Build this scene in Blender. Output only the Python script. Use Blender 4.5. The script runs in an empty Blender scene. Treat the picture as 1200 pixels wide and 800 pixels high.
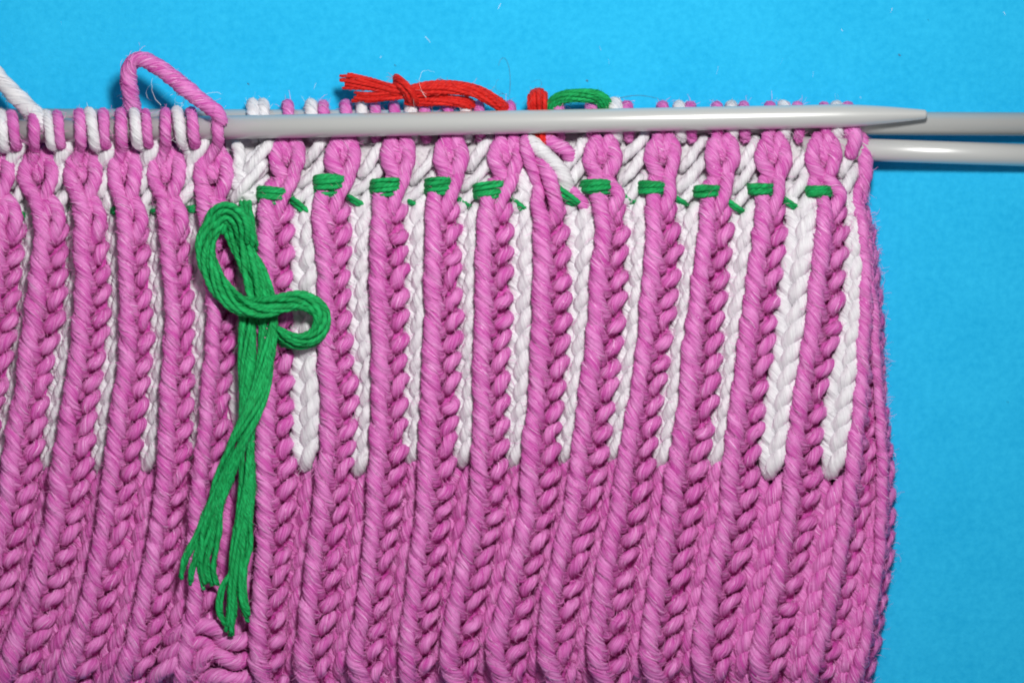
import bpy, math, random
import numpy as np

random.seed(7)
rng = np.random.default_rng(7)
scene = bpy.context.scene
col = scene.collection

# ---------------------------------------------------------------- scale, camera, light
S = 0.00013            # metres per measuring unit (a 4 mm needle is about 28 units thick)
D = 2700.0             # camera height in units above the paper
def W(p):
    """(u, v, z): u to the right, v downwards on the plan, z above the paper -> metres."""
    p = np.asarray(p, float)
    k = (D - p[..., 2]) / D
    return np.stack([(p[..., 0] - 600) * k, -(p[..., 1] - 400) * k, p[..., 2]], -1) * S

cam_d = bpy.data.cameras.new('camera')
cam = bpy.data.objects.new('camera', cam_d)
col.objects.link(cam)
cam.location = (0, 0, D * S)
cam_d.sensor_width = 36.0
cam_d.lens = 36.0 * D / 1200.0
cam_d.clip_start = 0.01
cam_d.clip_end = 50
cam_d.dof.use_dof = True
cam_d.dof.focus_distance = (D - 82) * S
cam_d.dof.aperture_fstop = 14
scene.camera = cam

world = bpy.data.worlds.new('World')
scene.world = world
world.use_nodes = True
bg = world.node_tree.nodes['Background']
bg.inputs[0].default_value = (0.93, 0.96, 1.0, 1)
bg.inputs[1].default_value = 0.18

lamp_d = bpy.data.lights.new('flash_lamp', 'AREA')
lamp_d.shape = 'RECTANGLE'
lamp_d.size = 290 * S
lamp_d.size_y = 200 * S
lamp_d.energy = 0.615
lamp_d.color = (1.0, 0.985, 0.96)
lamp = bpy.data.objects.new('flash_lamp', lamp_d)
col.objects.link(lamp)
LP = np.array([(780 - 600) * S, (400 + 260) * S, 1800 * S])
lamp.location = LP
from mathutils import Vector
lamp.rotation_euler = (Vector((-400 * S, 100 * S, 0.0)) - Vector(LP)).to_track_quat('-Z', 'Y').to_euler()

scene.view_settings.view_transform = 'Standard'
scene.view_settings.look = 'None'
scene.view_settings.exposure = 0.0
scene.view_settings.gamma = 1.0
scene.cycles.diffuse_bounces = 8
scene.cycles.filter_width = 1.9

# ---------------------------------------------------------------- materials
def new_mat(name):
    m = bpy.data.materials.new(name)
    m.use_nodes = True
    nt = m.node_tree
    return m, nt, nt.nodes['Principled BSDF']

def yarn_mat(name, c_dark, c_light, rough=0.62, sheen=0.25, sub=0.0, bump=0.85, rad=(1, 1, 1), spec=.2):
    """spun yarn: fine fibres run along the plies (attribute 'yarn' is the position inside the untwisted yarn)"""
    m, nt, b = new_mat(name)
    N, L = nt.nodes, nt.links
    at = N.new('ShaderNodeAttribute'); at.attribute_name = 'yarn'
    mp = N.new('ShaderNodeMapping'); mp.inputs['Scale'].default_value = (0.75, 0.75, 0.07)
    L.new(at.outputs['Vector'], mp.inputs['Vector'])
    n1 = N.new('ShaderNodeTexNoise'); n1.inputs['Scale'].default_value = 1.0
    n1.inputs['Detail'].default_value = 3.0; n1.inputs['Roughness'].default_value = 0.65
    L.new(mp.outputs['Vector'], n1.inputs['Vector'])
    mp2 = N.new('ShaderNodeMapping'); mp2.inputs['Scale'].default_value = (0.09, 0.09, 0.04)
    L.new(at.outputs['Vector'], mp2.inputs['Vector'])
    n2 = N.new('ShaderNodeTexNoise'); n2.inputs['Scale'].default_value = 1.0; n2.inputs['Detail'].default_value = 2.0
    L.new(mp2.outputs['Vector'], n2.inputs['Vector'])
    ad = N.new('ShaderNodeMath'); ad.operation = 'MULTIPLY_ADD'
    L.new(n2.outputs['Fac'], ad.inputs[0]); ad.inputs[1].default_value = 0.6
    L.new(n1.outputs['Fac'], ad.inputs[2])
    rp = N.new('ShaderNodeValToRGB')
    rp.color_ramp.elements[0].position = 0.62; rp.color_ramp.elements[0].color = (*c_dark, 1)
    rp.color_ramp.elements[1].position = 0.98; rp.color_ramp.elements[1].color = (*c_light, 1)
    L.new(ad.outputs[0], rp.inputs['Fac'])
    L.new(rp.outputs['Color'], b.inputs['Base Color'])
    b.inputs['Roughness'].default_value = rough
    b.inputs['Specular IOR Level'].default_value = spec
    b.inputs['Sheen Weight'].default_value = sheen
    b.inputs['Sheen Roughness'].default_value = 0.4
    b.inputs['Sheen Tint'].default_value = (*[min(1, c * 1.2 + 0.25) for c in c_light], 1)
    if sub:
        b.inputs['Subsurface Weight'].default_value = sub
        b.inputs['Subsurface Radius'].default_value = rad
        b.inputs['Subsurface Scale'].default_value = 12 * S
    bp = N.new('ShaderNodeBump'); bp.inputs['Strength'].default_value = bump
    bp.inputs['Distance'].default_value = 1.3 * S
    L.new(n1.outputs['Fac'], bp.inputs['Height'])
    L.new(bp.outputs['Normal'], b.inputs['Normal'])
    return m

PINK = yarn_mat('pink_yarn', (0.55, 0.055, 0.36), (0.81, 0.29, 0.65), sheen=0.0, spec=.3, rough=.62)
WHITE = yarn_mat('white_yarn', (0.68, 0.665, 0.70), (0.87, 0.86, 0.885), sheen=0.0, spec=.15)
GREEN = yarn_mat('green_cotton', (0.003, 0.20, 0.045), (0.014, 0.50, 0.14), rough=0.65, sheen=0.06)
RED = yarn_mat('red_cotton', (0.50, 0.006, 0.006), (0.80, 0.03, 0.02), rough=0.6, sheen=0.12)

FIBRE = {PINK: yarn_mat('pink_yarn_fibre', (0.54, 0.05, 0.35), (0.87, 0.46, 0.77), sheen=0.0, rough=.55, spec=.3),
         WHITE: yarn_mat('white_yarn_fibre', (0.58, 0.56, 0.60), (0.86, 0.85, 0.88), sheen=0.0, rough=.55, spec=.2)}
def fuzz_mat(name, c):
    m, nt, b = new_mat(name)
    b.inputs['Base Color'].default_value = (*c, 1)
    b.inputs['Roughness'].default_value = 0.6
    return m
PINK_FUZZ = fuzz_mat('pink_fibre', (0.80, 0.26, 0.60))
WHITE_FUZZ = fuzz_mat('white_fibre', (0.82, 0.82, 0.84))
GREEN_FUZZ = fuzz_mat('green_fibre', (0.03, 0.36, 0.12))
RED_FUZZ = fuzz_mat('red_fibre', (0.62, 0.06, 0.06))
DARK_FUZZ = fuzz_mat('dark_fibre', (0.10, 0.06, 0.08))

def felt_mat(name, c1, c2):
    m, nt, b = new_mat(name)
    N, L = nt.nodes, nt.links
    tc = N.new('ShaderNodeTexCoord')
    n = N.new('ShaderNodeTexNoise'); n.inputs['Scale'].default_value = 0.22 / S; n.inputs['Detail'].default_value = 4
    L.new(tc.outputs['Object'], n.inputs['Vector'])
    rp = N.new('ShaderNodeValToRGB')
    rp.color_ramp.elements[0].position = 0.35; rp.color_ramp.elements[0].color = (*c1, 1)
    rp.color_ramp.elements[1].position = 0.7; rp.color_ramp.elements[1].color = (*c2, 1)
    L.new(n.outputs['Fac'], rp.inputs['Fac']); L.new(rp.outputs['Color'], b.inputs['Base Color'])
    b.inputs['Roughness'].default_value = 0.9
    bp = N.new('ShaderNodeBump'); bp.inputs['Strength'].default_value = 0.8; bp.inputs['Distance'].default_value = 3 * S
    L.new(n.outputs['Fac'], bp.inputs['Height']); L.new(bp.outputs['Normal'], b.inputs['Normal'])
    return m
PINK_CORE_SHADE = felt_mat('pink_core_groove_shade', (0.46, 0.03, 0.28), (0.66, 0.10, 0.46))  # deeper than the stitches: groove shade and bounced light put into the colour
WHITE_CORE = felt_mat('white_inner_yarn', (0.62, 0.58, 0.62), (0.8, 0.78, 0.8))

def paper_mat():
    m, nt, b = new_mat('blue_paper')
    N, L = nt.nodes, nt.links
    tc = N.new('ShaderNodeTexCoord')
    def noise(scale, detail, rough=0.5):
        n = N.new('ShaderNodeTexNoise'); n.inputs['Scale'].default_value = scale / S
        n.inputs['Detail'].default_value = detail; n.inputs['Roughness'].default_value = rough
        L.new(tc.outputs['Object'], n.inputs['Vector']); return n
    a = noise(0.12, 4, 0.7); c = noise(0.012, 3)
    mx = N.new('ShaderNodeMath'); mx.operation = 'MULTIPLY_ADD'; mx.inputs[1].default_value = 0.5
    L.new(c.outputs['Fac'], mx.inputs[0]); L.new(a.outputs['Fac'], mx.inputs[2])
    rp = N.new('ShaderNodeValToRGB')
    rp.color_ramp.elements[0].position = 0.45; rp.color_ramp.elements[0].color = (0.008, 0.405, 0.745, 1)
    rp.color_ramp.elements[1].position = 1.0; rp.color_ramp.elements[1].color = (0.026, 0.52, 0.87, 1)
    L.new(mx.outputs[0], rp.inputs['Fac']); L.new(rp.outputs['Color'], b.inputs['Base Color'])
    b.inputs['Roughness'].default_value = 0.8
    b.inputs['Specular IOR Level'].default_value = 0.16
    bp = N.new('ShaderNodeBump'); bp.inputs['Strength'].default_value = 0.35; bp.inputs['Distance'].default_value = 1.2 * S
    f = noise(0.3, 5, 0.7)
    L.new(f.outputs['Fac'], bp.inputs['Height']); L.new(bp.outputs['Normal'], b.inputs['Normal'])
    return m

def needle_mat():
    m, nt, b = new_mat('grey_needle_coating')
    N, L = nt.nodes, nt.links
    tc = N.new('ShaderNodeTexCoord')
    mp = N.new('ShaderNodeMapping'); mp.inputs['Scale'].default_value = (0.05 / S, 0.5 / S, 0.5 / S)
    L.new(tc.outputs['Object'], mp.inputs['Vector'])
    n = N.new('ShaderNodeTexNoise'); n.inputs['Scale'].default_value = 1.0; n.inputs['Detail'].default_value = 4
    L.new(mp.outputs['Vector'], n.inputs['Vector'])
    rp = N.new('ShaderNodeMapRange'); rp.inputs['To Min'].default_value = 0.27; rp.inputs['To Max'].default_value = 0.37
    L.new(n.outputs['Fac'], rp.inputs['Value']); L.new(rp.outputs['Result'], b.inputs['Roughness'])
    b.inputs['Base Color'].default_value = (0.58, 0.59, 0.58, 1)
    b.inputs['Metallic'].default_value = 0.2
    bp = N.new('ShaderNodeBump'); bp.inputs['Strength'].default_value = 0.12; bp.inputs['Distance'].default_value = 0.4 * S
    L.new(n.outputs['Fac'], bp.inputs['Height']); L.new(bp.outputs['Normal'], b.inputs['Normal'])
    return m
NEEDLE = needle_mat()

# ---------------------------------------------------------------- mesh helpers
def spline(pts, ds):
    """dense Catmull-Rom through pts, resampled every ds units"""
    p = np.asarray(pts, float)
    q = np.vstack([2 * p[0] - p[1], p, 2 * p[-1] - p[-2]])
    out = []
    t = np.linspace(0, 1, 14, endpoint=False)[:, None]
    for i in range(1, len(q) - 2):
        a, b, c, d = q[i - 1], q[i], q[i + 1], q[i + 2]
        out.append(0.5 * (2 * b + (c - a) * t + (2 * a - 5 * b + 4 * c - d) * t ** 2 + (3 * b - a - 3 * c + d) * t ** 3))
    out.append(p[-1:])
    o = np.vstack(out)
    s = np.r_[0, np.cumsum(np.linalg.norm(np.diff(o, axis=0), axis=1))]
    n = max(3, int(round(s[-1] / ds)) + 1)
    si = np.linspace(0, s[-1], n)
    return np.stack([np.interp(si, s, o[:, k]) for k in range(3)], 1), si

def frames(P):
    T = np.gradient(P, axis=0)
    T /= np.linalg.norm(T, axis=1)[:, None] + 1e-9
    n = np.array([0, 0, 1.0])
    if abs(T[0] @ n) > 0.9: n = np.array([1.0, 0, 0])
    Ns = np.empty_like(P)
    for i in range(len(P)):
        n = n - (n @ T[i]) * T[i]
        n /= np.linalg.norm(n) + 1e-9
        Ns[i] = n
    return T, Ns, np.cross(T, Ns)

class Buf:
    """collects tubes, then links them as one mesh object"""
    def __init__(self):
        self.v = []; self.f = []; self.a = []; self.n = 0; self.fi = []
    def add(self, V, F, A):
        self.v.append(V); self.a.append(A)
        self.f += [tuple(i + self.n for i in f) for f in F] if not isinstance(F, np.ndarray) else (F + self.n).tolist()
        self.n += len(V)
    def tube(self, pts, r, plies=8, per=3, pitch=None, lobe=0.135, ds=3.6, taper=0.62, phase=None, fuzz=None, dense=True, rfun=None, fib=0.075):
        """a twisted, lobed yarn along pts (in plan units; S-twist)"""
        P, s = spline(pts, ds) if dense else (np.asarray(pts, float), None)
        if s is None: s = np.r_[0, np.cumsum(np.linalg.norm(np.diff(P, axis=0), axis=1))]
        Pw = W(P) / S
        T, Nn, B = frames(Pw)
        m = plies * per
        th = np.arange(m) / m * 2 * np.pi
        ph = rng.uniform(0, 6.28) if phase is None else phase
        pitch = pitch or r * 5.7
        p3 = rng.uniform(0, 6)
        pf = lambda t: (1 - 1.3 * lobe + 2 * lobe * np.abs(np.cos(t * plies / 2)) ** 0.8) * (1 + 0.05 * np.cos(t * 3 + p3))
        prof = pf(th)
        x = s / s[-1]
        te = np.clip(np.minimum(x, 1 - x) / 0.10, 0, 1)
        rad = r * (taper + (1 - taper) * np.sqrt(te)) * (1 + 0.05 * np.sin(s / (r * 2.1) + ph) + 0.03 * np.sin(s / (r * 0.9) + 2 * ph))
        if rfun is not None: rad = rad * rfun(x)
        ang = th[None] - 2 * np.pi * s[:, None] / pitch + ph
        R = rad[:, None] * prof[None]
        V = Pw[:, None] + R[..., None] * (np.cos(ang)[..., None] * Nn[:, None] + np.sin(ang)[..., None] * B[:, None])
        off = rng.uniform(-500, 500, 3)
        A = np.stack([np.broadcast_to(r * np.cos(th), R.shape), np.broadcast_to(r * np.sin(th), R.shape), np.broadcast_to(s[:, None], R.shape)], -1) + off
        n = len(P)
        i = np.arange(n - 1)[:, None] * m; j = np.arange(m)[None]; j2 = (j + 1) % m
        F = np.stack([i + j, i + m + j, i + m + j2, i + j2], -1).reshape(-1, 4)
        caps = [tuple(range(m)), tuple(range((n - 1) * m + m - 1, (n - 1) * m - 1, -1))]
        self.add(V.reshape(-1, 3), F.tolist() + caps, A.reshape(-1, 3))
        if fib:      # fine fibres lying on the plies, slightly proud
            nf = int(fib * s[-1] * r)
            s0 = rng.uniform(0, s[-1], nf); ln = rng.uniform(6, 20, nf) * rng.choice((-1, 1), nf)
            k = 5; tau = np.linspace(0, 1, k)[None]
            sv = np.clip(s0[:, None] + ln[:, None] * tau, 0, s[-1])
            t0 = rng.uniform(0, 2 * np.pi, nf)
            tv = t0[:, None] + rng.normal(0, .35, nf)[:, None] * tau * np.abs(ln)[:, None] / r * .6
            av = tv - 2 * np.pi * sv / pitch + ph
            fi = sv / s[-1] * (n - 1); i0 = np.clip(fi.astype(int), 0, n - 2); w = (fi - i0)[..., None]
            lerp = lambda q: q[i0] * (1 - w) + q[i0 + 1] * w
            Nv = np.cos(av)[..., None] * lerp(Nn) + np.sin(av)[..., None] * lerp(B)
            lift = 0.12 + np.sin(np.pi * tau) * (rng.random(nf) ** 2 * 2.0)[:, None]
            Pv = lerp(Pw) + Nv * (lerp(rad[:, None])[..., 0] * pf(tv) + lift)[..., None]
            keep = (Nv[:, 2, 2] > -0.15) & (np.abs(sv[:, -1] - sv[:, 0]) > 3)
            Nv, Pv, sv = Nv[keep], Pv[keep], sv[keep]; nf = len(Pv)
            if nf:
                Tv = np.gradient(Pv, axis=1); sd = np.cross(Tv, Nv); sd /= np.linalg.norm(sd, axis=2)[..., None] + 1e-9
                wd = (rng.uniform(.24, .58, nf)[:, None] * np.array([.5, 1, 1, 1, .4])[None])[..., None]
                V2 = np.stack([Pv - sd * wd, Pv + sd * wd], 2).reshape(-1, 3)
                base_i = (np.arange(nf) * 2 * k)[:, None] + (np.arange(k - 1) * 2)[None]
                F2 = np.stack([base_i, base_i + 1, base_i + 3, base_i + 2], -1).reshape(-1, 4)
                A2 = rng.uniform(-500, 500, (nf, 1, 3)) + np.stack([sv * 0, sv * 0, sv], -1)
                self.fi.append((len(self.f), len(self.f) + len(F2)))
                self.add(V2, F2.tolist(), np.repeat(A2, 2, axis=1).reshape(-1, 3))
        if fuzz is not None: fuzz.along(Pw, T, Nn, B, r)
        return self
    def bundle(self, pts, n, width, thick, r, turn=0.35, fuzz=None, rag=(0, 0), seed=0, wander=1.0, strands=None, ds=2.6, wfun=None, dome=0):
        """a hank: n thin strands side by side along one path"""
        P, s = spline(pts, 3.0)
        T, Nn, B = frames(P)
        lr = np.random.default_rng(seed)
        k = 0
        for q in range(n):
            if q < max(1, int(n * 0.72)):
                a0 = math.pi * 2 * (q + 0.5 * lr.uniform(-.3, .3)) / max(1, int(n * 0.72)); rr = 1.0
            else:
                a0 = lr.uniform(0, 6.28); rr = 0.35
            an = a0 - s / max(width, 1) * turn
            wob = wander * (np.sin(s / 37 + lr.uniform(0, 6)) + 0.6 * np.sin(s / 17 + lr.uniform(0, 6)))
            x = (rr * np.sin(an) * (width / 2 - r) + wob) * (1 if wfun is None else wfun(s / s[-1]))
            z = rr * np.cos(an) * (thick / 2 - r)
            Q = P + B * x[:, None] + np.array([0, 0, 1.0]) * z[:, None]
            if dome: Q[:, 1] += dome * (x / (width / 2)) ** 2
            tgt = self if strands is None else strands[k]
            k += 1
            c0 = lr.integers(0, 2 + rag[0]); c1 = lr.integers(0, 2 + rag[1])
            tgt.tube(Q[c0:len(Q) - c1 if c1 else None][::1 if len(Q) < 26 else 2], r * lr.uniform(.85, 1.15), plies=3, per=4, pitch=r * 9, lobe=0.11, taper=0.75, fuzz=fuzz, ds=ds, fib=.10)
        return self
    def build(self, name, mat, parent=None, smooth=True, kind=None):
        V = np.vstack(self.v) * S
        me = bpy.data.meshes.new(name)
        me.from_pydata(V.tolist(), [], self.f)
        at = me.attributes.new('yarn', 'FLOAT_VECTOR', 'POINT')
        at.data.foreach_set('vector', np.vstack(self.a).astype(np.float32).ravel())
        if smooth: me.polygons.foreach_set('use_smooth', [True] * len(me.polygons))
        me.materials.append(mat)
        if self.fi:
            me.materials.append(FIBRE.get(mat, mat))
            mi = np.zeros(len(me.polygons), np.int32)
            for a, b in self.fi: mi[a:b] = 1
            me.polygons.foreach_set('material_index', mi)
        o = bpy.data.objects.new(name, me)
        col.objects.link(o)
        if parent: o.parent = parent
        if kind: o['kind'] = kind
        return o

class Fuzz:
    """loose fibres standing off the yarn, gathered while the yarns are laid"""
    def __init__(self, density, length=(7, 20), r=0.26, lift=0.5, up=True):
        self.d = density; self.len = length; self.r = r; self.lift = lift; self.P = []; self.Q = []; self.up = up
    def along(self, P, T, N, B, yr):
        L = np.linalg.norm(np.diff(P, axis=0), axis=1).sum()
        m = rng.poisson(self.d * L / 10)
        if not m: return
        i = rng.integers(1, len(P) - 1, m)
        a = rng.uniform(0, 6.28, m)[:, None]
        n = np.cos(a) * N[i] + np.sin(a) * B[i]
        if self.up: n = np.where(n[:, 2:] < -0.25, -n, n)
        p = P[i] + n * yr * 0.9
        nor = lambda q: q / (np.linalg.norm(q, axis=1)[:, None] + 1e-9)
        d = nor(T[i] * rng.choice((-1, 1), m)[:, None] * rng.uniform(.3, 1, m)[:, None] + n * rng.uniform(.15, 1, m)[:, None] * self.lift + rng.normal(0, .35, (m, 3)))
        ln = rng.uniform(*self.len, m)[:, None]
        w = rng.normal(0, .2, (m, 3)); k = 5
        pts = [p]
        for _ in range(k):
            d = nor(d + np.cross(w, d) * (ln / k) * 0.35 - n * 0.06)
            pts.append(pts[-1] + d * ln / k)
        self.Q.append(np.stack(pts, 1))
    def curl(self, P, r=None):
        self.P.append((np.asarray(P, float), r or self.r))
    def build(self, name, mat, parent):
        V = []; F = []; n0 = 0
        groups = [(q, self.r) for q in self.Q] + [(P[None], r) for P, r in self.P]
        for Q, r in groups:          # flat ribbons, each turned its own way
            m, k = Q.shape[:2]
            T = np.gradient(Q, axis=1)
            sd = np.cross(T, rng.normal(0, 1, (m, 1, 3)))
            sd /= np.linalg.norm(sd, axis=2)[..., None] + 1e-9
            rad = (r * np.linspace(1, .5, k))[None, :, None]
            V.append(np.stack([Q + rad * sd, Q - rad * sd], 2).reshape(-1, 3))
            b = n0 + (np.arange(m) * 2 * k)[:, None] + (np.arange(k - 1) * 2)[None]
            F += np.stack([b, b + 1, b + 3, b + 2], -1).reshape(-1, 4).tolist()
            n0 += 2 * k * m
        if not V: return None
        me = bpy.data.meshes.new(name)
        me.from_pydata((np.vstack(V) * S).tolist(), [], F)
        me.polygons.foreach_set('use_smooth', [True] * len(me.polygons))
        me.materials.append(mat)
        o = bpy.data.objects.new(name, me); col.objects.link(o); o.parent = parent
        o['kind'] = 'stuff'
        return o

def thing(name, label, cat, loc, group=None):
    o = bpy.data.objects.new(name, None)
    col.objects.link(o)
    o.empty_display_size = 0.005
    o['label'] = label; o['category'] = cat
    if group: o['group'] = group
    return o

def sheet(name, U, Vv, Z, mat, parent=None, kind=None):
    """a grid surface given by matrices of plan coordinates"""
    P = W(np.stack([U, Vv, Z], -1)).reshape(-1, 3)
    n, m = U.shape
    i = np.arange(n - 1)[:, None] * m; j = np.arange(m - 1)[None]
    F = np.stack([i + j, i + m + j, i + m + j + 1, i + j + 1], -1).reshape(-1, 4)
    me = bpy.data.meshes.new(name)
    me.from_pydata(P.tolist(), [], F.tolist())
    me.polygons.foreach_set('use_smooth', [True] * len(me.polygons))
    me.materials.append(mat)
    o = bpy.data.objects.new(name, me); col.objects.link(o)
    if parent: o.parent = parent
    if kind: o['kind'] = kind
    return o

# ---------------------------------------------------------------- the blue paper
g = np.linspace(-1, 1, 3)
U, Vv = np.meshgrid(600 + g * 2600, 400 + g * 2200)
paper = sheet('blue_paper', U, Vv, U * 0, paper_mat())
paper['kind'] = 'structure'
paper['label'] = 'plain bright blue paper under the knitting'

# ---------------------------------------------------------------- the shape of the knitting
EDGE_Y = [100, 160, 200, 228, 240, 257, 270, 320, 370, 450, 500, 550, 650, 700, 750, 800, 860]
EDGE_X = [1010, 1014, 1019, 1012, 1012, 1019, 1024, 1028, 1033, 1035, 1040, 1046, 1046, 1037, 1031, 1021, 1000]
def sm(x, a, b):
    t = np.clip((x - a) / (b - a), 0, 1); return t * t * (3 - 2 * t)
def base(u, v):
    """height of the front face of the tube above the paper"""
    u = np.asarray(u, float); v = np.asarray(v, float)
    z = 46 + 34 * sm(v, 165, 290) - 8 * (1 - sm(v, 140, 165))
    z = z + 12 * (1 - sm(u, 240, 330)) * (1 - sm(v, 200, 280))
    z = z - 34 * sm(v, 770, 850)
    e = np.interp(v, EDGE_Y, EDGE_X)
    d = np.clip((e - u) / 62.0, 0, 1)
    z = 16 + (z - 16) * np.sqrt(np.clip(1 - (1 - d) ** 2.4, 0, 1))
    return z

RIBS = {
 'L1': [(165,-24,14),(205,-28,18),(238,-14,12),(250,-12,28),(270,-12,32),(320,-15,28),(370,-20,24),(420,-28,16),(500,-40,2),(600,-60,-18),(700,-85,-45),(800,-115,-75),(850,-130,-90)],
 'L2': [(165,30,60),(205,24,67),(238,38,58),(250,40,74),(270,41,82),(320,36,82),(370,28,78),(420,22,66),(450,20,61),(500,8,56),(550,2,50),(600,-6,40),(700,-30,15),(800,-60,-15),(850,-75,-30)],
 'L3': [(165,84,112),(205,76,119),(238,90,111),(250,90,125),(282,87,129),(320,90,130),(370,86,131),(420,82,125),(450,77,120),(500,69,114),(550,60,110),(600,55,100),(650,42,90),(700,25,75),(800,-10,40),(850,-28,22)],
 'L4': [(165,134,160),(205,128,163),(238,140,158),(250,139,172),(295,140,177),(345,141,179),(400,142,182),(450,136,177),(500,127,172),(550,122,165),(600,115,155),(650,107,147),(700,96,139),(750,80,125),(800,62,108),(850,44,92)],
 'L5': [(165,183,210),(205,175,215),(238,187,206),(250,186,217),(270,188,222),(320,192,227),(370,195,229),(420,193,229),(450,190,229),(500,187,227),(550,185,225),(600,180,214),(650,170,210),(700,160,200),(750,148,190),(800,130,172),(850,112,156)],
 'L6': [(165,238,268),(205,229,271),(238,232,262),(250,234,272),(320,240,279),(370,244,278),(420,241,277),(450,237,271),(500,234,270),(550,227,262),(600,222,258),(650,222,256),(700,222,256),(750,212,252),(800,202,246),(850,190,236)],
 'R1': [(165,317,357),(205,317,357),(235,306,344),(245,303,345),(270,302,347),(300,300,347),(345,299,343),(400,300,345),(475,302,345),(525,300,343),(550,297,350),(600,300,345),(650,300,340),(700,295,336),(750,291,335),(775,292,334),(800,299,340),(850,330,370)],
 'R2': [(165,383,422),(205,383,422),(235,368,408),(245,367,410),(270,366,413),(295,370,411),(320,374,410),(345,372,410),(370,375,411),(420,372,414),(450,374,421),(475,376,420),(525,375,415),(550,370,412),(600,366,408),(650,360,400),(700,354,397),(750,347,390),(775,343,386),(800,350,392),(850,378,420)],
 'R3': [(165,447,487),(205,447,487),(235,438,473),(245,437,476),(270,435,477),(320,432,479),(370,434,479),(400,436,478),(475,435,478),(525,435,477),(562,430,475),(600,430,470),(650,425,462),(700,420,458),(750,410,450),(775,406,446),(800,415,455),(850,440,482)],
 'R4': [(165,509,549),(205,509,549),(235,500,536),(245,500,539),(270,499,541),(320,497,540),(370,499,542),(420,495,540),(450,495,540),(500,492,536),(550,490,534),(600,488,529),(650,480,522),(700,475,516),(750,467,511),(800,468,510),(850,494,534)],
 'R5': [(165,574,614),(205,574,612),(235,564,600),(245,562,602),(270,560,601),(320,557,600),(370,556,600),(420,554,597),(450,555,597),(500,556,596),(550,552,595),(600,549,591),(650,537,578),(700,527,568),(750,515,561),(775,514,558),(800,523,566),(850,550,592)],
 'R6': [(165,640,662),(205,630,658),(235,622,658),(245,622,663),(270,626,667),(320,626,669),(370,624,670),(420,622,667),(450,621,663),(500,615,657),(550,611,656),(600,609,650),(650,597,637),(700,585,627),(750,569,619),(775,568,615),(800,580,624),(850,606,650)],
 'R7': [(165,686,727),(205,686,727),(235,694,729),(245,697,733),(270,699,736),(320,692,735),(370,689,734),(420,685,727),(450,680,724),(500,674,716),(550,667,711),(600,660,702),(650,647,690),(700,634,680),(750,630,671),(775,632,673),(800,643,682),(850,668,708)],
 'R8': [(165,757,797),(205,757,797),(235,760,790),(245,758,793),(270,757,797),(295,755,801),(320,754,797),(370,750,791),(400,747,787),(450,740,780),(500,731,773),(550,722,766),(600,714,759),(650,701,747),(700,694,740),(750,686,736),(775,688,734),(800,698,742),(850,724,766)],
 'R9': [(165,826,866),(205,824,864),(235,823,852),(245,822,857),(270,819,860),(320,812,854),(370,806,849),(420,799,845),(450,796,844),(500,791,837),(550,781,828),(600,776,822),(650,765,812),(700,757,806),(750,750,798),(775,750,797),(800,758,804),(850,782,826)],
 'R10': [(165,885,928),(205,885,927),(235,888,918),(245,887,920),(270,884,923),(320,877,916),(370,870,912),(420,862,906),(450,859,902),(500,852,896),(550,847,890),(600,842,886),(650,831,879),(700,820,868),(750,812,857),(775,811,856),(800,815,860),(850,836,880)],
 'R11': [(165,944,982),(205,946,986),(235,960,988),(250,959,992),(270,957,995),(320,949,992),(370,945,990),(420,937,980),(450,931,972),(500,925,967),(550,920,963),(600,915,958),(650,908,947),(700,896,936),(750,882,925),(775,877,920),(800,882,922),(850,900,940)],
 'R12': [(165,998,1013),(205,1003,1020),(235,1003,1014),(257,1008,1020),(320,1010,1029),(370,1008,1034),(400,1005,1035),(450,1004,1034),(500,997,1032),(550,991,1028),(600,985,1020),(650,977,1010),(700,965,1000),(750,955,988),(800,939,974),(850,925,960)],
 'R13': [(246,1006,1019),(270,1011,1025),(320,1016,1029),(370,1021,1034),(430,1024,1036),(470,1028,1040),(500,1031,1042),(550,1030,1047),(600,1029,1048),(650,1026,1046),(700,1019,1038),(750,1010,1031),(800,994,1021),(850,975,1005)],
}
ORDER = list(RIBS)
def ab(name, y):
    t = np.array(RIBS[name], float)
    return np.interp(y, t[:, 0], t[:, 1]), np.interp(y, t[:, 0], t[:, 2])

knit = thing('knitted_tube', 'pink and white ribbed knitting still on its needles', 'knitting', (0, 0, 0))
pink_fuzz = Fuzz(5.5, (3, 15), r=.22, lift=.9); white_fuzz = Fuzz(5, (3, 12), r=.19, lift=.8)

# inner layer: the solid body of the folded tube, closed at its sides
vs = np.r_[np.linspace(140, 200, 10), np.linspace(210, 860, 60)]
rows_u, rows_v, rows_z = [], [], []
for v in vs:
    e = float(np.interp(v, EDGE_Y, EDGE_X)) - 11
    us = np.r_[np.linspace(-160, e - 70, 60), e - 70 + 70 * np.sin(np.linspace(0.06, 1, 14) * math.pi / 2)]
    z = np.maximum(base(us, v) - 50, 3)
    us = np.r_[us, e + 1, e - 6, e - 120]; z = np.r_[z, max(z[-1] - 6, 2.5), 1.6, 1.2]
    rows_u.append(us); rows_v.append(np.full_like(us, v)); rows_z.append(z)
U, Vv, Z = map(np.array, (rows_u, rows_v, rows_z))
U = np.vstack([U[:1], U]); Vv = np.vstack([Vv[:1] - 2, Vv]); Z = np.vstack([Z[:1] * 0 + 1.4, Z])
sheet('inner_layer', U, Vv, Z, PINK_CORE_SHADE, knit)

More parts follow.
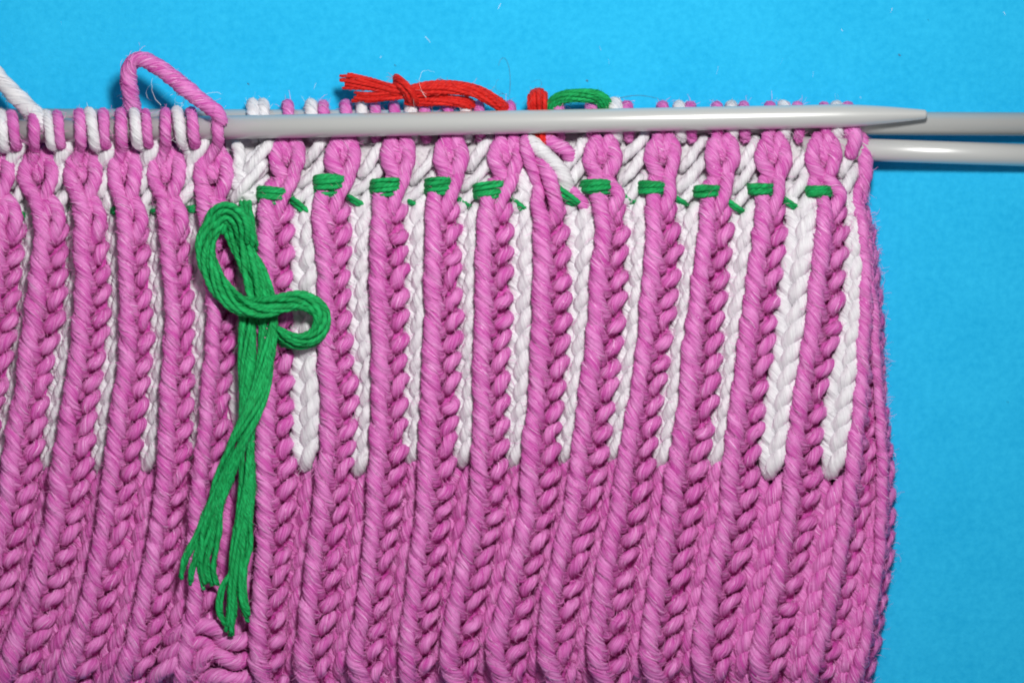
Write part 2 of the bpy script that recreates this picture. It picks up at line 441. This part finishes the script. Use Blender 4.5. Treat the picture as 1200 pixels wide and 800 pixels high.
def core(name, fa, fb, y0, y1, zc, ze, mat, parent, rib=False):
    """rounded strip under a column of stitches"""
    ys = np.arange(y0, y1 + 1, 8.0)
    x = np.linspace(0, 1, 9)
    U, V2, Z = [], [], []
    for y in ys:
        a, b = fa(y), fb(y)
        u = a + (b - a) * x
        U.append(u); V2.append(np.full(9, y))
        Z.append(base(u, y) + (np.interp(x, [0, .14, .25, .45, .62, .82, .93, 1], [ze, -12, -9, -18, -19, -18, -22, ze]) if rib else ze + (zc - ze) * np.sin(np.pi * x) + (0 if mat is PINK_CORE_SHADE else 8 * (1 - sm(y, 225, 262)))) + 1.2 * np.sin(y / 4 + x * 9))
    return sheet(name, np.array(U), np.array(V2), np.array(Z), mat, parent)

def surf(u, v, dz):
    return (u, v, float(base(u, v)) + dz)

def rib_stitch(buf, name, y, h, jit, fuzz, big=1.0):
    """one knit stitch of a rib: steep left leg, turn at the bottom, slanting right leg"""
    j = lambda k: rng.normal(0, k)
    def P(lx, dy, dz):
        yy = y + dy * h
        a, b = ab(name, yy)
        if name[0] == 'L': b -= 2.5
        return surf(a + lx * (b - a) + j(0.45) * jit, yy + j(0.5) * jit, dz + j(0.35) * jit)
    a, b = ab(name, y)
    w = (b - a)
    wide = w / 42.0
    r = np.clip(8.6 * (0.55 + 0.45 * wide), 5.0, 10.5) * big * rng.uniform(.96, 1.05)
    sl = rng.normal(0, 0.10)
    rd = {'R12': 10.0, 'R13': 14.0}.get(name, 0.0)
    pts = [P(.17, -1.75, -7), P(.175, -1.35, 2), P(.20, -.86, 6), P(.25, -.36, 5.8), P(.315, .05, 0.5),
           P(.41, .32, -11),
           P(.53, .16, -29 - rd), P(.585, .06, -21 - rd), P(.64, -.06, -11.5 - rd), P(.70, -.19 + sl * .5, -6 - rd), P(.79, -.35 + sl, -6 - rd), P(.87, -.49 + sl, -11 - rd), P(.912, -.61 + sl, -19 - rd), P(.925, -.72, -26 - rd)]
    bl = rng.uniform(-.05, .06)
    buf.tube(pts, r, fuzz=fuzz, rfun=lambda x: .97 - .27 * sm(x, .42, .58) + (.08 + bl) * np.exp(-((x - .78) / .07) ** 2))

def valley_stitch(buf, fa, fb, y, h, fuzz, r0, z0, white, sym=0.0):
    j = lambda k: rng.normal(0, k)
    a, b = fa(y), fb(y)
    w = b - a
    r = np.clip(r0 * (0.6 + 0.4 * w / 26.0), 4.6, 9.0) * rng.uniform(.95, 1.06)
    def P(lx, dy, dz):
        yy = y + dy * h
        a, b = fa(yy), fb(yy)
        return surf(a + lx * (b - a) + j(.4), yy + j(.5), z0 + dz + j(.3))
    pts = [P(.12, -1.35, -9), P(.19, -.9, -4), P(.26, -.4, -2), P(.33, .05, -5), P(.38, .32, -9),
           P(.44, .24, -4), P(.53, -.08, 4), P(.69, -.50, 6.5), P(.84, -.92, 3), P(.92, -1.28, -6)]
    buf.tube(pts, r, fuzz=fuzz, lobe=0.07 if white else 0.14, rfun=lambda x: 1 + .12 * np.exp(-((x - .68) / .12) ** 2))

WHITE_END = {'L1': 548, 'L2': 556, 'L3': 556, 'L4': 552, 'L5': 546, 'L6': 500, 'R1': 553, 'R2': 556, 'R3': 547, 'R4': 550,
             'R5': 547, 'R6': 547, 'R7': 545, 'R8': 551, 'R9': 553, 'R10': 560, 'R11': 562}

rib_obj = {}
for name in ORDER:
    left = name[0] == 'L'
    y_top = 246
    o = core('pink_rib', lambda y: ab(name, y)[0] + 1.5, lambda y: ab(name, y)[1] - 1.5, y_top - (0 if name == 'R13' else 80), 845, -11, -42, PINK_CORE_SHADE, knit, rib=True)
    rib_obj[name] = o
    h = 25.4
    y = y_top + rng.uniform(10, 14)
    many = Buf()
    while y < 834:
        a, b = ab(name, y)
        if b > -8 and y < 832:
            if left or y > 772:
                rib_stitch(many, name, y, h, 1.5, pink_fuzz)
            else:
                bf = Buf(); rib_stitch(bf, name, y, h, 1.5, pink_fuzz)
                bf.build('knit_stitch', PINK, o)
        y += h * rng.uniform(.95, 1.05)
    if many.n:
        many.build('stitch_column', PINK, o, kind='stuff')

# loose stitches between the green row and the needle: open hearts
def heart(name, cx, yb, yt, wd, r, parent, fuzz=pink_fuzz, lift=0.0):
    j = lambda k=.7: rng.normal(0, k)
    b = Buf()
    q = lambda dx, y, dz: surf(cx + dx + j(), y + j(), dz + lift)
    mid = (yb + yt) / 2
    b.tube([q(-wd * .30, yt - 8, -4), q(-wd * .62, yt + 6, 4), q(-wd * .72, mid - 2, 7), q(-wd * .45, yb - 12, 5), q(-wd * .08, yb, -3),
            q(wd * .10, yb, -4), q(wd * .42, yb - 11, 5), q(wd * .72, mid - 2, 7), q(wd * .64, yt + 6, 4), q(wd * .32, yt - 8, -4)], r, fuzz=fuzz)
    b.build('knit_stitch', PINK, parent)
    b = Buf()
    b.tube([q(-wd * .42, yt - 12, 2), q(-wd * .30, yt + 3, 4), q(-wd * .10, mid - 6, -1), q(0, mid + 1, -7), q(wd * .12, mid - 6, -1), q(wd * .32, yt + 3, 4), q(wd * .45, yt - 12, 2)], r * .86, fuzz=fuzz)
    b.build('knit_stitch', PINK, parent)

HEARTS = {'R1': 337, 'R2': 402, 'R3': 467, 'R4': 529, 'R5': 594, 'R7': 706, 'R8': 777, 'R9': 846, 'R10': 906, 'R11': 965}
for name, cx in HEARTS.items():
    p = rib_obj[name]
    heart(name, cx, 212, 168, rng.uniform(17, 19.5), rng.uniform(7.8, 8.6), p)
    a, b = ab(name, 250)
    c = (a + b) / 2
    bf = Buf()   # the neck beside the green stitch
    bf.tube([surf(cx + 8, 198, -4), surf(cx + 6, 210, 4), surf(c + 9, 228, 7), surf(c + 3, 243, 3), surf(c - 1, 252, -6), surf(c - 7, 247, -2), surf(c - 11, 234, 2), surf(cx - 11, 216, 1), surf(cx - 9, 203, -6)], 7.4, fuzz=pink_fuzz)
    bf.build('knit_stitch', PINK, p)
LHEARTS = {'L1': -6, 'L2': 45, 'L3': 97, 'L4': 146, 'L5': 195, 'L6': 250}
for name, cx in LHEARTS.items():
    p = rib_obj[name]
    wd = {'L4': 17, 'L5': 20}.get(name, 21)
    heart(name, cx, 236, 184, wd, rng.uniform(7.4, 8.1), p, lift=-3)
    j = lambda k=.6: rng.normal(0, k)
    a, b = ab(name, 258); c = (a + b) / 2
    bf = Buf()
    bf.tube([surf(cx - 5, 226, -9), surf(c - 3, 240, 0), surf(c - 8, 256, 4), surf(c - 8, 270, 1), surf(c, 282, -7), surf(c + 6, 270, 1), surf(c + 10, 256, 3), surf(c + 4, 240, 0), surf(cx + 5, 226, -9)], 7.6, fuzz=pink_fuzz)
    bf.build('knit_stitch', PINK, p)

# strays around the slipped stitch
p = rib_obj['R6']
for pts, r in (([(616, 160, 50), (617, 176, 62), (622, 192, 64), (628, 208, 60), (629, 218, 48)], 7.5),
               ([(632, 176, 48), (637, 190, 62), (644, 210, 69), (650, 232, 72), (652, 250, 70), (646, 262, 60)], 8.6),
               ([(636, 158, 44), (648, 168, 52), (662, 176, 50), (672, 188, 44)], 8.0),
               ([(668, 222, 52), (676, 230, 62), (684, 240, 62), (690, 252, 52)], 6.5)):
    bf = Buf(); bf.tube(pts, r, fuzz=pink_fuzz); bf.build('knit_stitch', PINK, p)

# the valleys: white above, pink below
for i, name in enumerate(ORDER[:-1]):
    nxt = ORDER[i + 1]
    def fa(y, n=name): return float(ab(n, y)[1]) - 4.0
    def fb(y, n=nxt): return float(ab(n, y)[0]) + 4.0
    if name == 'R12':
        y_end = 470
    h = 25.0
    left = name[0] == 'L'
    if name in WHITE_END:
        y_end = WHITE_END[name]
        wc = core('white_column', fa, fb, 158, y_end - 4, -27, -31, WHITE_CORE, knit)
        y = y_end - 14 + rng.uniform(-3, 3)
        z0 = -24.0 if left else -19.0
        if name in ('R10', 'R11'): z0 = -11.0
        if name in ('R1',): z0 = -12.0
        while y > 176:
            hh = h
            bf = Buf()
            zz = z0 + (-9.5 - z0) * (1 - sm(y, 215, 262))
            if y < 240:
                q = lambda lx, dy, dz: surf(fa(y + dy * hh) + lx * (fb(y + dy * hh) - fa(y + dy * hh)) + rng.normal(0, .8), y + dy * hh + rng.normal(0, .8), zz + dz)
                bf.tube([q(.12, .52, -9), q(.22, .28, 0), q(.42, -.08, 7), q(.64, -.46, 8), q(.82, -.80, 2), q(.90, -1.05, -8)], rng.uniform(5.8, 6.9), fuzz=white_fuzz, lobe=.08)
            else:
                valley_stitch(bf, fa, fb, y, hh, white_fuzz, 6.6, zz, True)
            bf.build('white_stitch', WHITE, wc)
            y -= hh * rng.uniform(.94, 1.06)
    pc = core('pink_furrow', fa, fb, y_end - 2, 845, -43, -45, PINK_CORE_SHADE, knit)
    y = 838 - rng.uniform(0, 15)
    bf = Buf()
    while y > y_end + 4:
        if fb(y) > -8 and y < 828:
            valley_stitch(bf, fa, fb, y, h, pink_fuzz, 7.4, -30.0 + 8.0 * float(sm(fa(y), 640, 900)), False)
        y -= h * rng.uniform(.94, 1.06)
    bf.build('stitch_column', PINK, pc, kind='stuff')

# white yarn crossing beside the slipped stitch
for pts, r in (([(616, 162, 46), (626, 170, 58), (642, 184, 66), (657, 200, 66), (664, 216, 58), (663, 228, 46)], 8.5),
               ([(608, 190, 38), (612, 206, 50), (615, 224, 56), (613, 240, 52), (611, 252, 44)], 8.0)):
    bf = Buf(); bf.tube(pts, r, fuzz=white_fuzz, lobe=.1); bf.build('white_stitch', WHITE, knit)
# the fuzzy white tangle beside the bow
for pts, r in (([(276, 168, 50), (281, 182, 58), (279, 198, 60), (284, 214, 62), (280, 230, 58)], 7.5),
               ([(272, 236, 58), (281, 226, 68), (290, 214, 70), (301, 202, 66), (310, 188, 58)], 6.2),
               ([(285, 206, 56), (296, 192, 66), (308, 178, 62), (318, 166, 52)], 6.2),
               ([(268, 206, 54), (276, 216, 64), (288, 228, 66), (300, 236, 60)], 6.6)):
    bf = Buf(); bf.tube(pts, r, fuzz=white_fuzz, lobe=.1); bf.build('white_stitch', WHITE, knit)

# the crumpled cast-on edge at the foot of the tube
for pts, r in (([(176, 800, 66), (190, 786, 78), (208, 776, 80), (222, 764, 74)], 8.5),
               ([(196, 752, 66), (212, 740, 80), (234, 733, 84), (252, 736, 80), (262, 746, 70)], 9),
               ([(188, 772, 66), (204, 764, 78), (224, 754, 82), (240, 752, 76), (250, 760, 66)], 8.6),
               ([(228, 790, 60), (234, 774, 76), (244, 764, 78), (252, 770, 66)], 8.4),
               ([(248, 758, 66), (262, 770, 79), (278, 776, 78), (290, 768, 66)], 9),
               ([(250, 744, 62), (264, 752, 76), (282, 752, 78), (294, 744, 66)], 8.6),
               ([(236, 798, 62), (256, 792, 74), (278, 796, 74), (296, 790, 64)], 9)):
    bf = Buf(); bf.tube(pts, r, fuzz=pink_fuzz); bf.build('cast_on_stitch', PINK, knit)

# ---------------------------------------------------------------- needles
def needle(label, A, B, r, tip=None):
    """A, B plan points; tip = length of the point at B"""
    A = W(np.array(A, float)); B = W(np.array(B, float))
    L = np.linalg.norm(B - A)
    t = [(0, r * S)]
    if tip:
        t += [(L - tip * S, r * S)]
        for k in np.linspace(0.05, 1, 14):
            f = 1 - 0.58 * (k ** 1.5)
            t.append((L - tip * S * (1 - k * 0.955), r * S * f))
        rt = r * S * 0.42
        for k in np.linspace(0.15, 1, 8):
            t.append((L - tip * S * 0.045 + rt * 0.75 * math.sin(k * math.pi / 2), rt * max(math.cos(k * math.pi / 2) ** .8, 0.02)))
    else:
        t += [(L, r * S)]
    m = 48
    V = []; F = []
    for x, rr in t:
        for q in range(m):
            a = 2 * math.pi * q / m
            V.append((x, rr * math.cos(a), rr * math.sin(a)))
    for i in range(len(t) - 1):
        for q in range(m):
            F.append((i * m + q, i * m + (q + 1) % m, (i + 1) * m + (q + 1) % m, (i + 1) * m + q))
    F.append(tuple(range(m - 1, -1, -1))); F.append(tuple((len(t) - 1) * m + q for q in range(m)))
    me = bpy.data.meshes.new('knitting_needle')
    me.from_pydata(V, [], F)
    me.polygons.foreach_set('use_smooth', [True] * len(me.polygons))
    me.materials.append(NEEDLE)
    o = bpy.data.objects.new('knitting_needle', me); col.objects.link(o)
    o.location = A
    o.rotation_euler = Vector(B - A).to_track_quat('X', 'Z').to_euler()
    o['label'] = label; o['category'] = 'knitting needle'; o['group'] = 'grey knitting needles'
    return o

NA, NB = np.array([-90, 156.0, 74]), np.array([1087, 134.2, 54])
needle('matt grey needle lying across the front of the knitting with its blunt point showing', NA, NB, 13.4, tip=105)
N2A, N2B = np.array([-90, 140.6, 27]), np.array([1330, 146.0, 27])
needle('grey needle behind the pointed one, upper of the two running out past the pink edge', N2A, N2B, 13.6)
N3A, N3B = np.array([940, 173.2, 38]), np.array([1330, 186.2, 14])
needle('lower of the two grey needles running out over the blue paper, lowest of all', N3A, N3B, 13.0)

def on(Aq, Bq, u):
    t = (u - Aq[0]) / (Bq[0] - Aq[0]); return Aq + t * (Bq - Aq)

# loops on the front needle
def front_loop(u, mat, fz, tail, r=6.6, lean=0.0):
    c = on(NA, NB, u); R = 13.4 + r * .92
    pts = [(u - lean * .6, c[1] - R * math.sin(math.radians(20)) - 1, c[2] - R * .94)]
    for a in (0, 30, 60, 90, 125, 155):
        pts.append((u + lean * (a / 155 - .5), c[1] - R * math.cos(math.radians(a)), c[2] + R * math.sin(math.radians(a))))
    pts += tail
    bf = Buf(); bf.tube(pts, r, fuzz=fz, lobe=.10 if mat is WHITE else .13)
    bf.build('needle_loop', mat, knit)

for u, mid in ((-12, -6), (40, 45), (94, 97), (142, 146), (194, 195), (255, 250)):
    front_loop(u, PINK, pink_fuzz, [(u + (mid - u) * .5 - 2, 176, 71), (mid - 7, 190, 66), (mid - 8, 204, 56)], r=rng.uniform(5.9, 6.6), lean=rng.uniform(0, 4))
for u in (2, 57, 108, 159, 210):
    front_loop(u, WHITE, white_fuzz, [(u + 8, 172, 66), (u + 13, 180, 58), (u + 16, 190, 46)], r=rng.uniform(5.8, 6.9), lean=rng.uniform(4, 9))
for u in (16, 69, 122, 172, 226):
    front_loop(u, PINK, pink_fuzz, [(u + 4, 172, 64), (u + 3, 184, 54), (u - 2, 194, 42)], r=rng.uniform(5.5, 6.3), lean=rng.uniform(2, 7))
for u in (20, 76, 129, 179, 233):     # white ovals leaning to the right
    bf = Buf()
    bf.tube([surf(u - 10, 196, -8), surf(u - 7, 187, 3), surf(u, 178, 8), surf(u + 7, 168, 6), surf(u + 10, 160, -4)], 7.2, fuzz=white_fuzz, lobe=.1)
    bf.build('white_stitch', WHITE, knit)

# loops on the second needle
def back_loop(u, mat, fz, r=6.6):
    c = on(N2A, N2B, u); R = 13.6 + r * .9
    pts = []
    for a in (-60, -25, 10, 45, 80, 115, 150):
        pts.append((u + rng.normal(0, .5) + (a / 150) * 2, c[1] - R * math.cos(math.radians(a)), c[2] + R * math.sin(math.radians(a))))
    pts += [(u + 3, 168, 36)]
    bf = Buf(); bf.tube(pts, r, fuzz=fz, lobe=.10 if mat is WHITE else .13)
    bf.build('needle_loop', mat, knit)
for u in (337, 379, 405, 439, 462, 497, 524, 561, 597, 654, 692, 735, 776, 809, 840, 872, 902, 935, 966, 994):
    back_loop(u, PINK, pink_fuzz, 6.4)
for u in (296, 308, 364, 423, 481, 545, 720, 796, 857, 918, 980):
    back_loop(u, WHITE, white_fuzz, 7.0 if u != 720 else 8.5)
# pink edge bulge over the lower needle
for pts in ([(1006, 158, 30), (1012, 172, 38), (1014, 190, 40), (1014, 206, 40), (1010, 222, 38), (1008, 240, 36)],
            [(999, 150, 40), (1002, 160, 48), (1000, 172, 50), (995, 186, 46)]):
    bf = Buf(); bf.tube(pts, 8.2, fuzz=pink_fuzz); bf.build('needle_loop', PINK, knit)

# working yarns
bf = Buf()
bf.tube([(160, 168, 22), (158, 146, 30), (156, 128, 46), (152, 104, 62), (151, 84, 72), (158, 71, 78), (170, 71, 82), (190, 82, 86), (214, 101, 90), (238, 120, 94), (254, 132, 94), (262, 146, 88)], 9.0, plies=8, per=3, lobe=.13, pitch=62, fuzz=pink_fuzz)
bf.build('working_yarn', PINK, knit)
bf = Buf()
bf.tube([(-60, 18, 30), (-30, 58, 42), (-8, 84, 54), (14, 108, 66), (34, 128, 72), (48, 142, 80), (57, 152, 82)], 10.0, plies=8, per=3, lobe=.08, pitch=70, fuzz=white_fuzz)
bf.build('working_yarn', WHITE, knit)

pink_fuzz.build('pink_fuzz', PINK_FUZZ, knit)
white_fuzz.build('white_fuzz', WHITE_FUZZ, knit)

# ---------------------------------------------------------------- green marker thread with its bow
green = thing('marker_thread', 'green marker thread woven through the knitting and tied in a long-tailed bow', 'thread', (0, 0, 0))
gf = Fuzz(0.28, (5, 13), r=0.2)
def green_bit(u, v, w, hgt, dz=9.0, slope=0.0, n=4):
    bf = Buf()
    pts = []
    for x, d in ((-.56, -30), (-.52, -14), (-.42, -4), (-.24, 1), (0.0, 2.4), (.24, 1), (.42, -4), (.52, -14), (.56, -30)):
        uu = u + x * w; vv = v + x * w * slope
        pts.append((uu, vv, float(base(uu, vv)) + dz + d))
    r = 2.5
    bf.bundle(pts, max(4, int(hgt * .5)), hgt, 6 + hgt * .35, r, turn=0.25, fuzz=gf, seed=int(u), wander=.5, ds=2.8, wfun=lambda x: .25 + .75 * np.sin(np.pi * x) ** .6)
    bf.build('woven_stitch', GREEN, green)
for a in ((319, 229, 31, 22, 11, .12), (386, 217.5, 33, 28, 12, .02), (452.5, 220, 32, 24, 12), (514, 218, 29, 22, 12), (574, 223, 35, 21, 11, -.08),
          (662, 229, 30, 15, 3, .7), (700, 219, 33, 19, 12), (764.5, 220.5, 29, 17, 12), (829, 224.5, 27, 17, 12), (892, 222, 27, 16, 12), (960, 224.5, 28, 15, 12, -.04)):
    green_bit(*a, n=6)
for a in ((351, 242, 20, 13, -4, .9), (417, 236, 18, 10, -6, .6), (482, 237, 14, 8, -8, .6), (543, 238, 12, 8, -9, .6), (607, 240, 16, 11, -8, .8), (630, 224, 12, 11, -2, .2),
          (735, 233, 16, 10, -9, .5), (796, 235, 14, 9, -5, .7), (860, 241, 20, 10, -3, .7), (926, 239, 18, 10, -4, .7), (881, 220, 8, 6, 0, .3),
          (19, 252, 16, 8, -7), (45, 248, 14, 8, -6), (92, 244, 18, 8, -9), (140, 247, 17, 10, -6), (187, 249, 18, 9, -6), (227, 245, 14, 9, -9)):
    green_bit(*a, n=4)

def zz(p, add=0):
    return [(u, v, float(base(u, v)) + z + add) for u, v, z in p]
def band(name, pts, n, w, t, r, seed, turn=.2, wander=1.8, parent=green):
    bf = Buf(); bf.bundle(zz(pts), n, w, t, r, turn=turn, fuzz=gf, seed=seed, wander=wander); return bf.build(name, GREEN, parent)
# short stub going back up into the row
band('bow_stub', [(286, 230, -14), (289, 243, 4), (292, 256, 15), (293, 270, 17), (296, 286, 11), (298, 296, 2)], 8, 16, 10, 2.5, 3)
# right side of the long loop, running under the crossing
band('bow_strand', [(268, 262, 12), (279, 282, 18), (289, 306, 20), (299, 332, 19), (307, 356, 16), (312, 378, 13)], 10, 26, 15, 3.0, 5, turn=.55, wander=1.6)
band('bow_strand', [(290, 288, 14), (302, 312, 17), (311, 334, 17), (317, 356, 14)], 7, 15, 10, 2.5, 6, turn=.2)
# left side of the long loop, over the crossing and round into the small loop
band('bow_loop', [(286, 272, 14), (276, 258, 24), (262, 254, 25), (250, 265, 22), (242, 284, 20), (244, 305, 20), (254, 327, 21), (268, 346, 25), (287, 359, 30), (308, 362, 34),
                  (330, 357, 33), (349, 352, 29), (366, 356, 25), (377, 368, 22), (377, 383, 21), (367, 396, 20), (350, 401, 18), (334, 397, 14), (322, 388, 8)], 12, 24, 18, 3.0, 8, turn=.75, wander=1.6)
band('bow_knot', [(252, 272, 16), (256, 257, 27), (266, 250, 33), (278, 256, 34), (286, 270, 29), (290, 288, 18)], 10, 26, 17, 3.1, 9, turn=.6)
# the tails: every strand runs down the tail and fans out at its end
def tail(pts, w, r, seed, ends):
    P, sl = spline(zz(pts), 8.0)
    T, Nn, B = frames(P)
    lr = np.random.default_rng(seed)
    order = np.argsort([e[-1][0] for e in ends])
    m = 3 * len(ends)
    first = None
    for rank, ei in enumerate(order):
        bf = Buf()
        for c in range(3):
            q = rank * 3 + c
            x0 = (q + .5) / m * 2 - 1
            a0 = math.acos(max(-1, min(1, -x0))) * (1 if c != 1 else -1)
            turn = .018 * (sl[-1] - sl)
            x = -np.cos(a0 + turn) * (w / 2 - r); z = np.sin(a0 + turn) * (5.5 - r * .4)
            x = x + .8 * np.sin(sl / 21 + lr.uniform(0, 6))
            Q = P + B * x[:, None] + np.array([0, 0, 1.0]) * z[:, None]
            e = [(u + lr.normal(0, 1.5), v + lr.normal(0, 3.0 if k == len(ends[ei]) - 2 else 1), zq + (1 - c) * 2.2) for k, (u, v, zq) in enumerate(ends[ei][1:])]
            full = np.vstack([Q[:-2], np.array(zz(e))])
            bf.tube(full, r * lr.uniform(.9, 1.15), plies=2, per=5, pitch=r * 11, lobe=.07, taper=.9, fuzz=gf, ds=3.2, fib=.12)
        if first is None:
            first = bf.build('bow_tail', GREEN, green)
        else:
            bf.build('strand', GREEN, first)
tail([(291, 368, 12), (290, 400, 14), (289, 440, 14), (289, 480, 11), (288, 520, 13), (289, 560, 14), (287, 596, 14), (284, 620, 14)], 20, 2.5, 21,
     [[(278, 596, 12), (274, 640, 14), (268, 670, 15), (260, 690, 14), (257, 714, 14), (262, 730, 12)],
      [(282, 600, 15), (277, 640, 16), (271, 680, 17), (268, 710, 16), (266, 736, 13)],
      [(286, 600, 16), (279, 650, 16), (275, 690, 17), (274, 716, 16), (271, 742, 13)],
      [(290, 600, 15), (285, 640, 16), (280, 680, 17), (284, 706, 16), (290, 724, 14)],
      [(295, 598, 13), (292, 640, 14), (288, 672, 15), (287, 700, 15), (291, 719, 14)]])
tail([(316, 368, 13), (314, 400, 17), (310, 430, 19), (304, 460, 23), (294, 486, 28), (283, 510, 28), (272, 535, 24), (262, 560, 19), (254, 585, 16), (248, 602, 15)], 22, 2.5, 23,
     [[(248, 578, 14), (234, 618, 15), (225, 640, 15), (217, 658, 14), (212, 676, 12)],
      [(252, 580, 16), (240, 622, 17), (233, 644, 17), (226, 664, 16), (223, 682, 13)],
      [(256, 582, 17), (245, 622, 17), (239, 644, 17), (234, 662, 16), (240, 686, 13)],
      [(260, 584, 15), (251, 622, 16), (246, 644, 16), (241, 664, 15), (246, 684, 12)],
      [(264, 586, 13), (256, 622, 15), (252, 644, 15), (250, 664, 14), (254, 682, 12)]])
gf.build('green_fuzz', GREEN_FUZZ, green)

# ---------------------------------------------------------------- red marker thread behind the needle
red = thing('marker_thread', 'red marker thread knotted behind the needle, with a frayed end', 'thread', (0, 0, 0))
rf = Fuzz(0.5, (5, 16), r=0.2)
def rband(name, pts, n, w, t, r, seed, turn=.2, mat=RED, parent=red, fz=rf, rag=(0, 0), wfun=None, dome=0):
    bf = Buf(); bf.bundle(pts, n, w, t, r, turn=turn, fuzz=fz, seed=seed, wander=.8, rag=rag, wfun=wfun, dome=dome); return bf.build(name, mat, parent)
fray = lambda x: 1 + .55 * (1 - x) ** 2
rband('frayed_end', [(398, 95, 50), (410, 95, 52), (424, 97, 54), (442, 100, 56), (458, 104, 57), (478, 107, 57)], 13, 13, 10, 1.9, 31, rag=(5, 0), wfun=fray)
rband('frayed_end', [(412, 114, 48), (426, 114, 51), (442, 113, 53), (456, 111, 54), (478, 109, 54)], 11, 12, 10, 1.9, 32, rag=(4, 0), wfun=fray)
rband('thread_knot', [(462, 96, 50), (465, 95, 60), (472, 100, 67), (479, 108, 67), (483, 117, 60), (484, 122, 50)], 8, 17, 8, 2.4, 33)
rband('thread_arch', [(472, 110, 54), (492, 106, 57), (512, 103, 59), (534, 103, 59), (556, 107, 58), (574, 115, 55), (588, 125, 48), (596, 138, 40)], 13, 17, 13, 2.4, 34, turn=.35)
rband('thread_arch', [(474, 118, 50), (496, 119, 52), (520, 118, 53), (545, 120, 50), (556, 126, 42)], 8, 13, 9, 2.3, 35, turn=.3)
rband('thread_wrap', [(633, 126, 26), (631, 113, 34), (630, 106, 46), (629.5, 108, 56), (629.5, 117, 58), (630, 130, 50), (631, 146, 46), (631, 158, 50), (631, 164, 50), (632, 174, 38)], 11, 25, 11, 2.7, 36, turn=.05, dome=9)
rf.build('red_fuzz', RED_FUZZ, red)

arch = thing('marker_thread', 'short green thread arching up behind the needle beside the red wrap', 'thread', (0, 0, 0))
af = Fuzz(0.5, (5, 13), r=0.2)
rband('thread_arch', [(646, 132, 34), (650, 121, 42), (662, 114, 48), (680, 112, 50), (697, 113, 50), (708, 120, 44), (712, 132, 34)], 13, 18, 12, 2.4, 41, turn=.5, mat=GREEN, parent=arch, fz=af)
af.build('green_fuzz', GREEN_FUZZ, arch)

# ---------------------------------------------------------------- lint
lint = thing('lint', 'stray hairs and specks of lint scattered over the paper and yarn', 'lint', (0, 0, 0))
lint['kind'] = 'stuff'
lw = Fuzz(0, r=.2); ld = Fuzz(0, r=.24)
def curl(u, v, z, R, n=22, seed=0):
    q = np.random.default_rng(seed); a = q.uniform(0, 6.28); p = np.array([u, v, z], float); out = []
    c = q.normal(0, .22)
    for _ in range(n):
        out.append(W(p) / S); a += c + q.normal(0, .22); p = p + np.array([math.cos(a), math.sin(a), 0]) * R; p[2] = z + q.normal(0, .3)
    return np.array(out)
for k in range(3): lw.curl(curl(505 + random.gauss(0, 22), 112 + random.gauss(0, 5), 66, 2.2, seed=k))
for k in range(10): lw.curl(curl(212 + random.gauss(0, 14), 116 + random.gauss(0, 9), 78, 2.4, 16, seed=40 + k))
for k in range(26):
    u, v = random.uniform(0, 1200), random.uniform(0, 120) if k < 18 else random.uniform(200, 800)
    if v > 150 and u < 1060: continue
    a = random.gauss(1.7, .5); L = random.uniform(2, 9)
    lw.curl(W(np.array([(u + math.cos(a) * L * t, v + math.sin(a) * L * t + t * t, .35) for t in np.linspace(0, 1, 4)])) / S, .24)
for k in range(14): ld.curl(curl(*random.choice(((628, 104), (268, 152), (1020, 176), (590, 110), (275, 150)))[:2], 66 if k % 2 else 70, 1.9, 14, seed=80 + k), .2)
for u, v in ((462, 76), (1087, 23), (1053, 64), (290, 98), (687, 94), (1180, 470)):
    ld.curl(W(np.array([(u, v, .6), (u + 1, v + .6, .8), (u + 2.2, v + 1.6, .6)])) / S, .9)
ld.curl(W(np.array([(590 + 8 * math.cos(t), 96 - 28 * math.sin(t) * 1.0, 1) for t in np.linspace(-.6, 2.4, 24)])) / S, .22)
ld.curl(W(np.array([(716 + 60 * t, 118 - 6 * math.sin(3 * t), 1) for t in np.linspace(0, 1, 24)])) / S, .22)
lw.build('white_lint', WHITE_FUZZ, lint)
ld.build('dark_lint', DARK_FUZZ, lint)
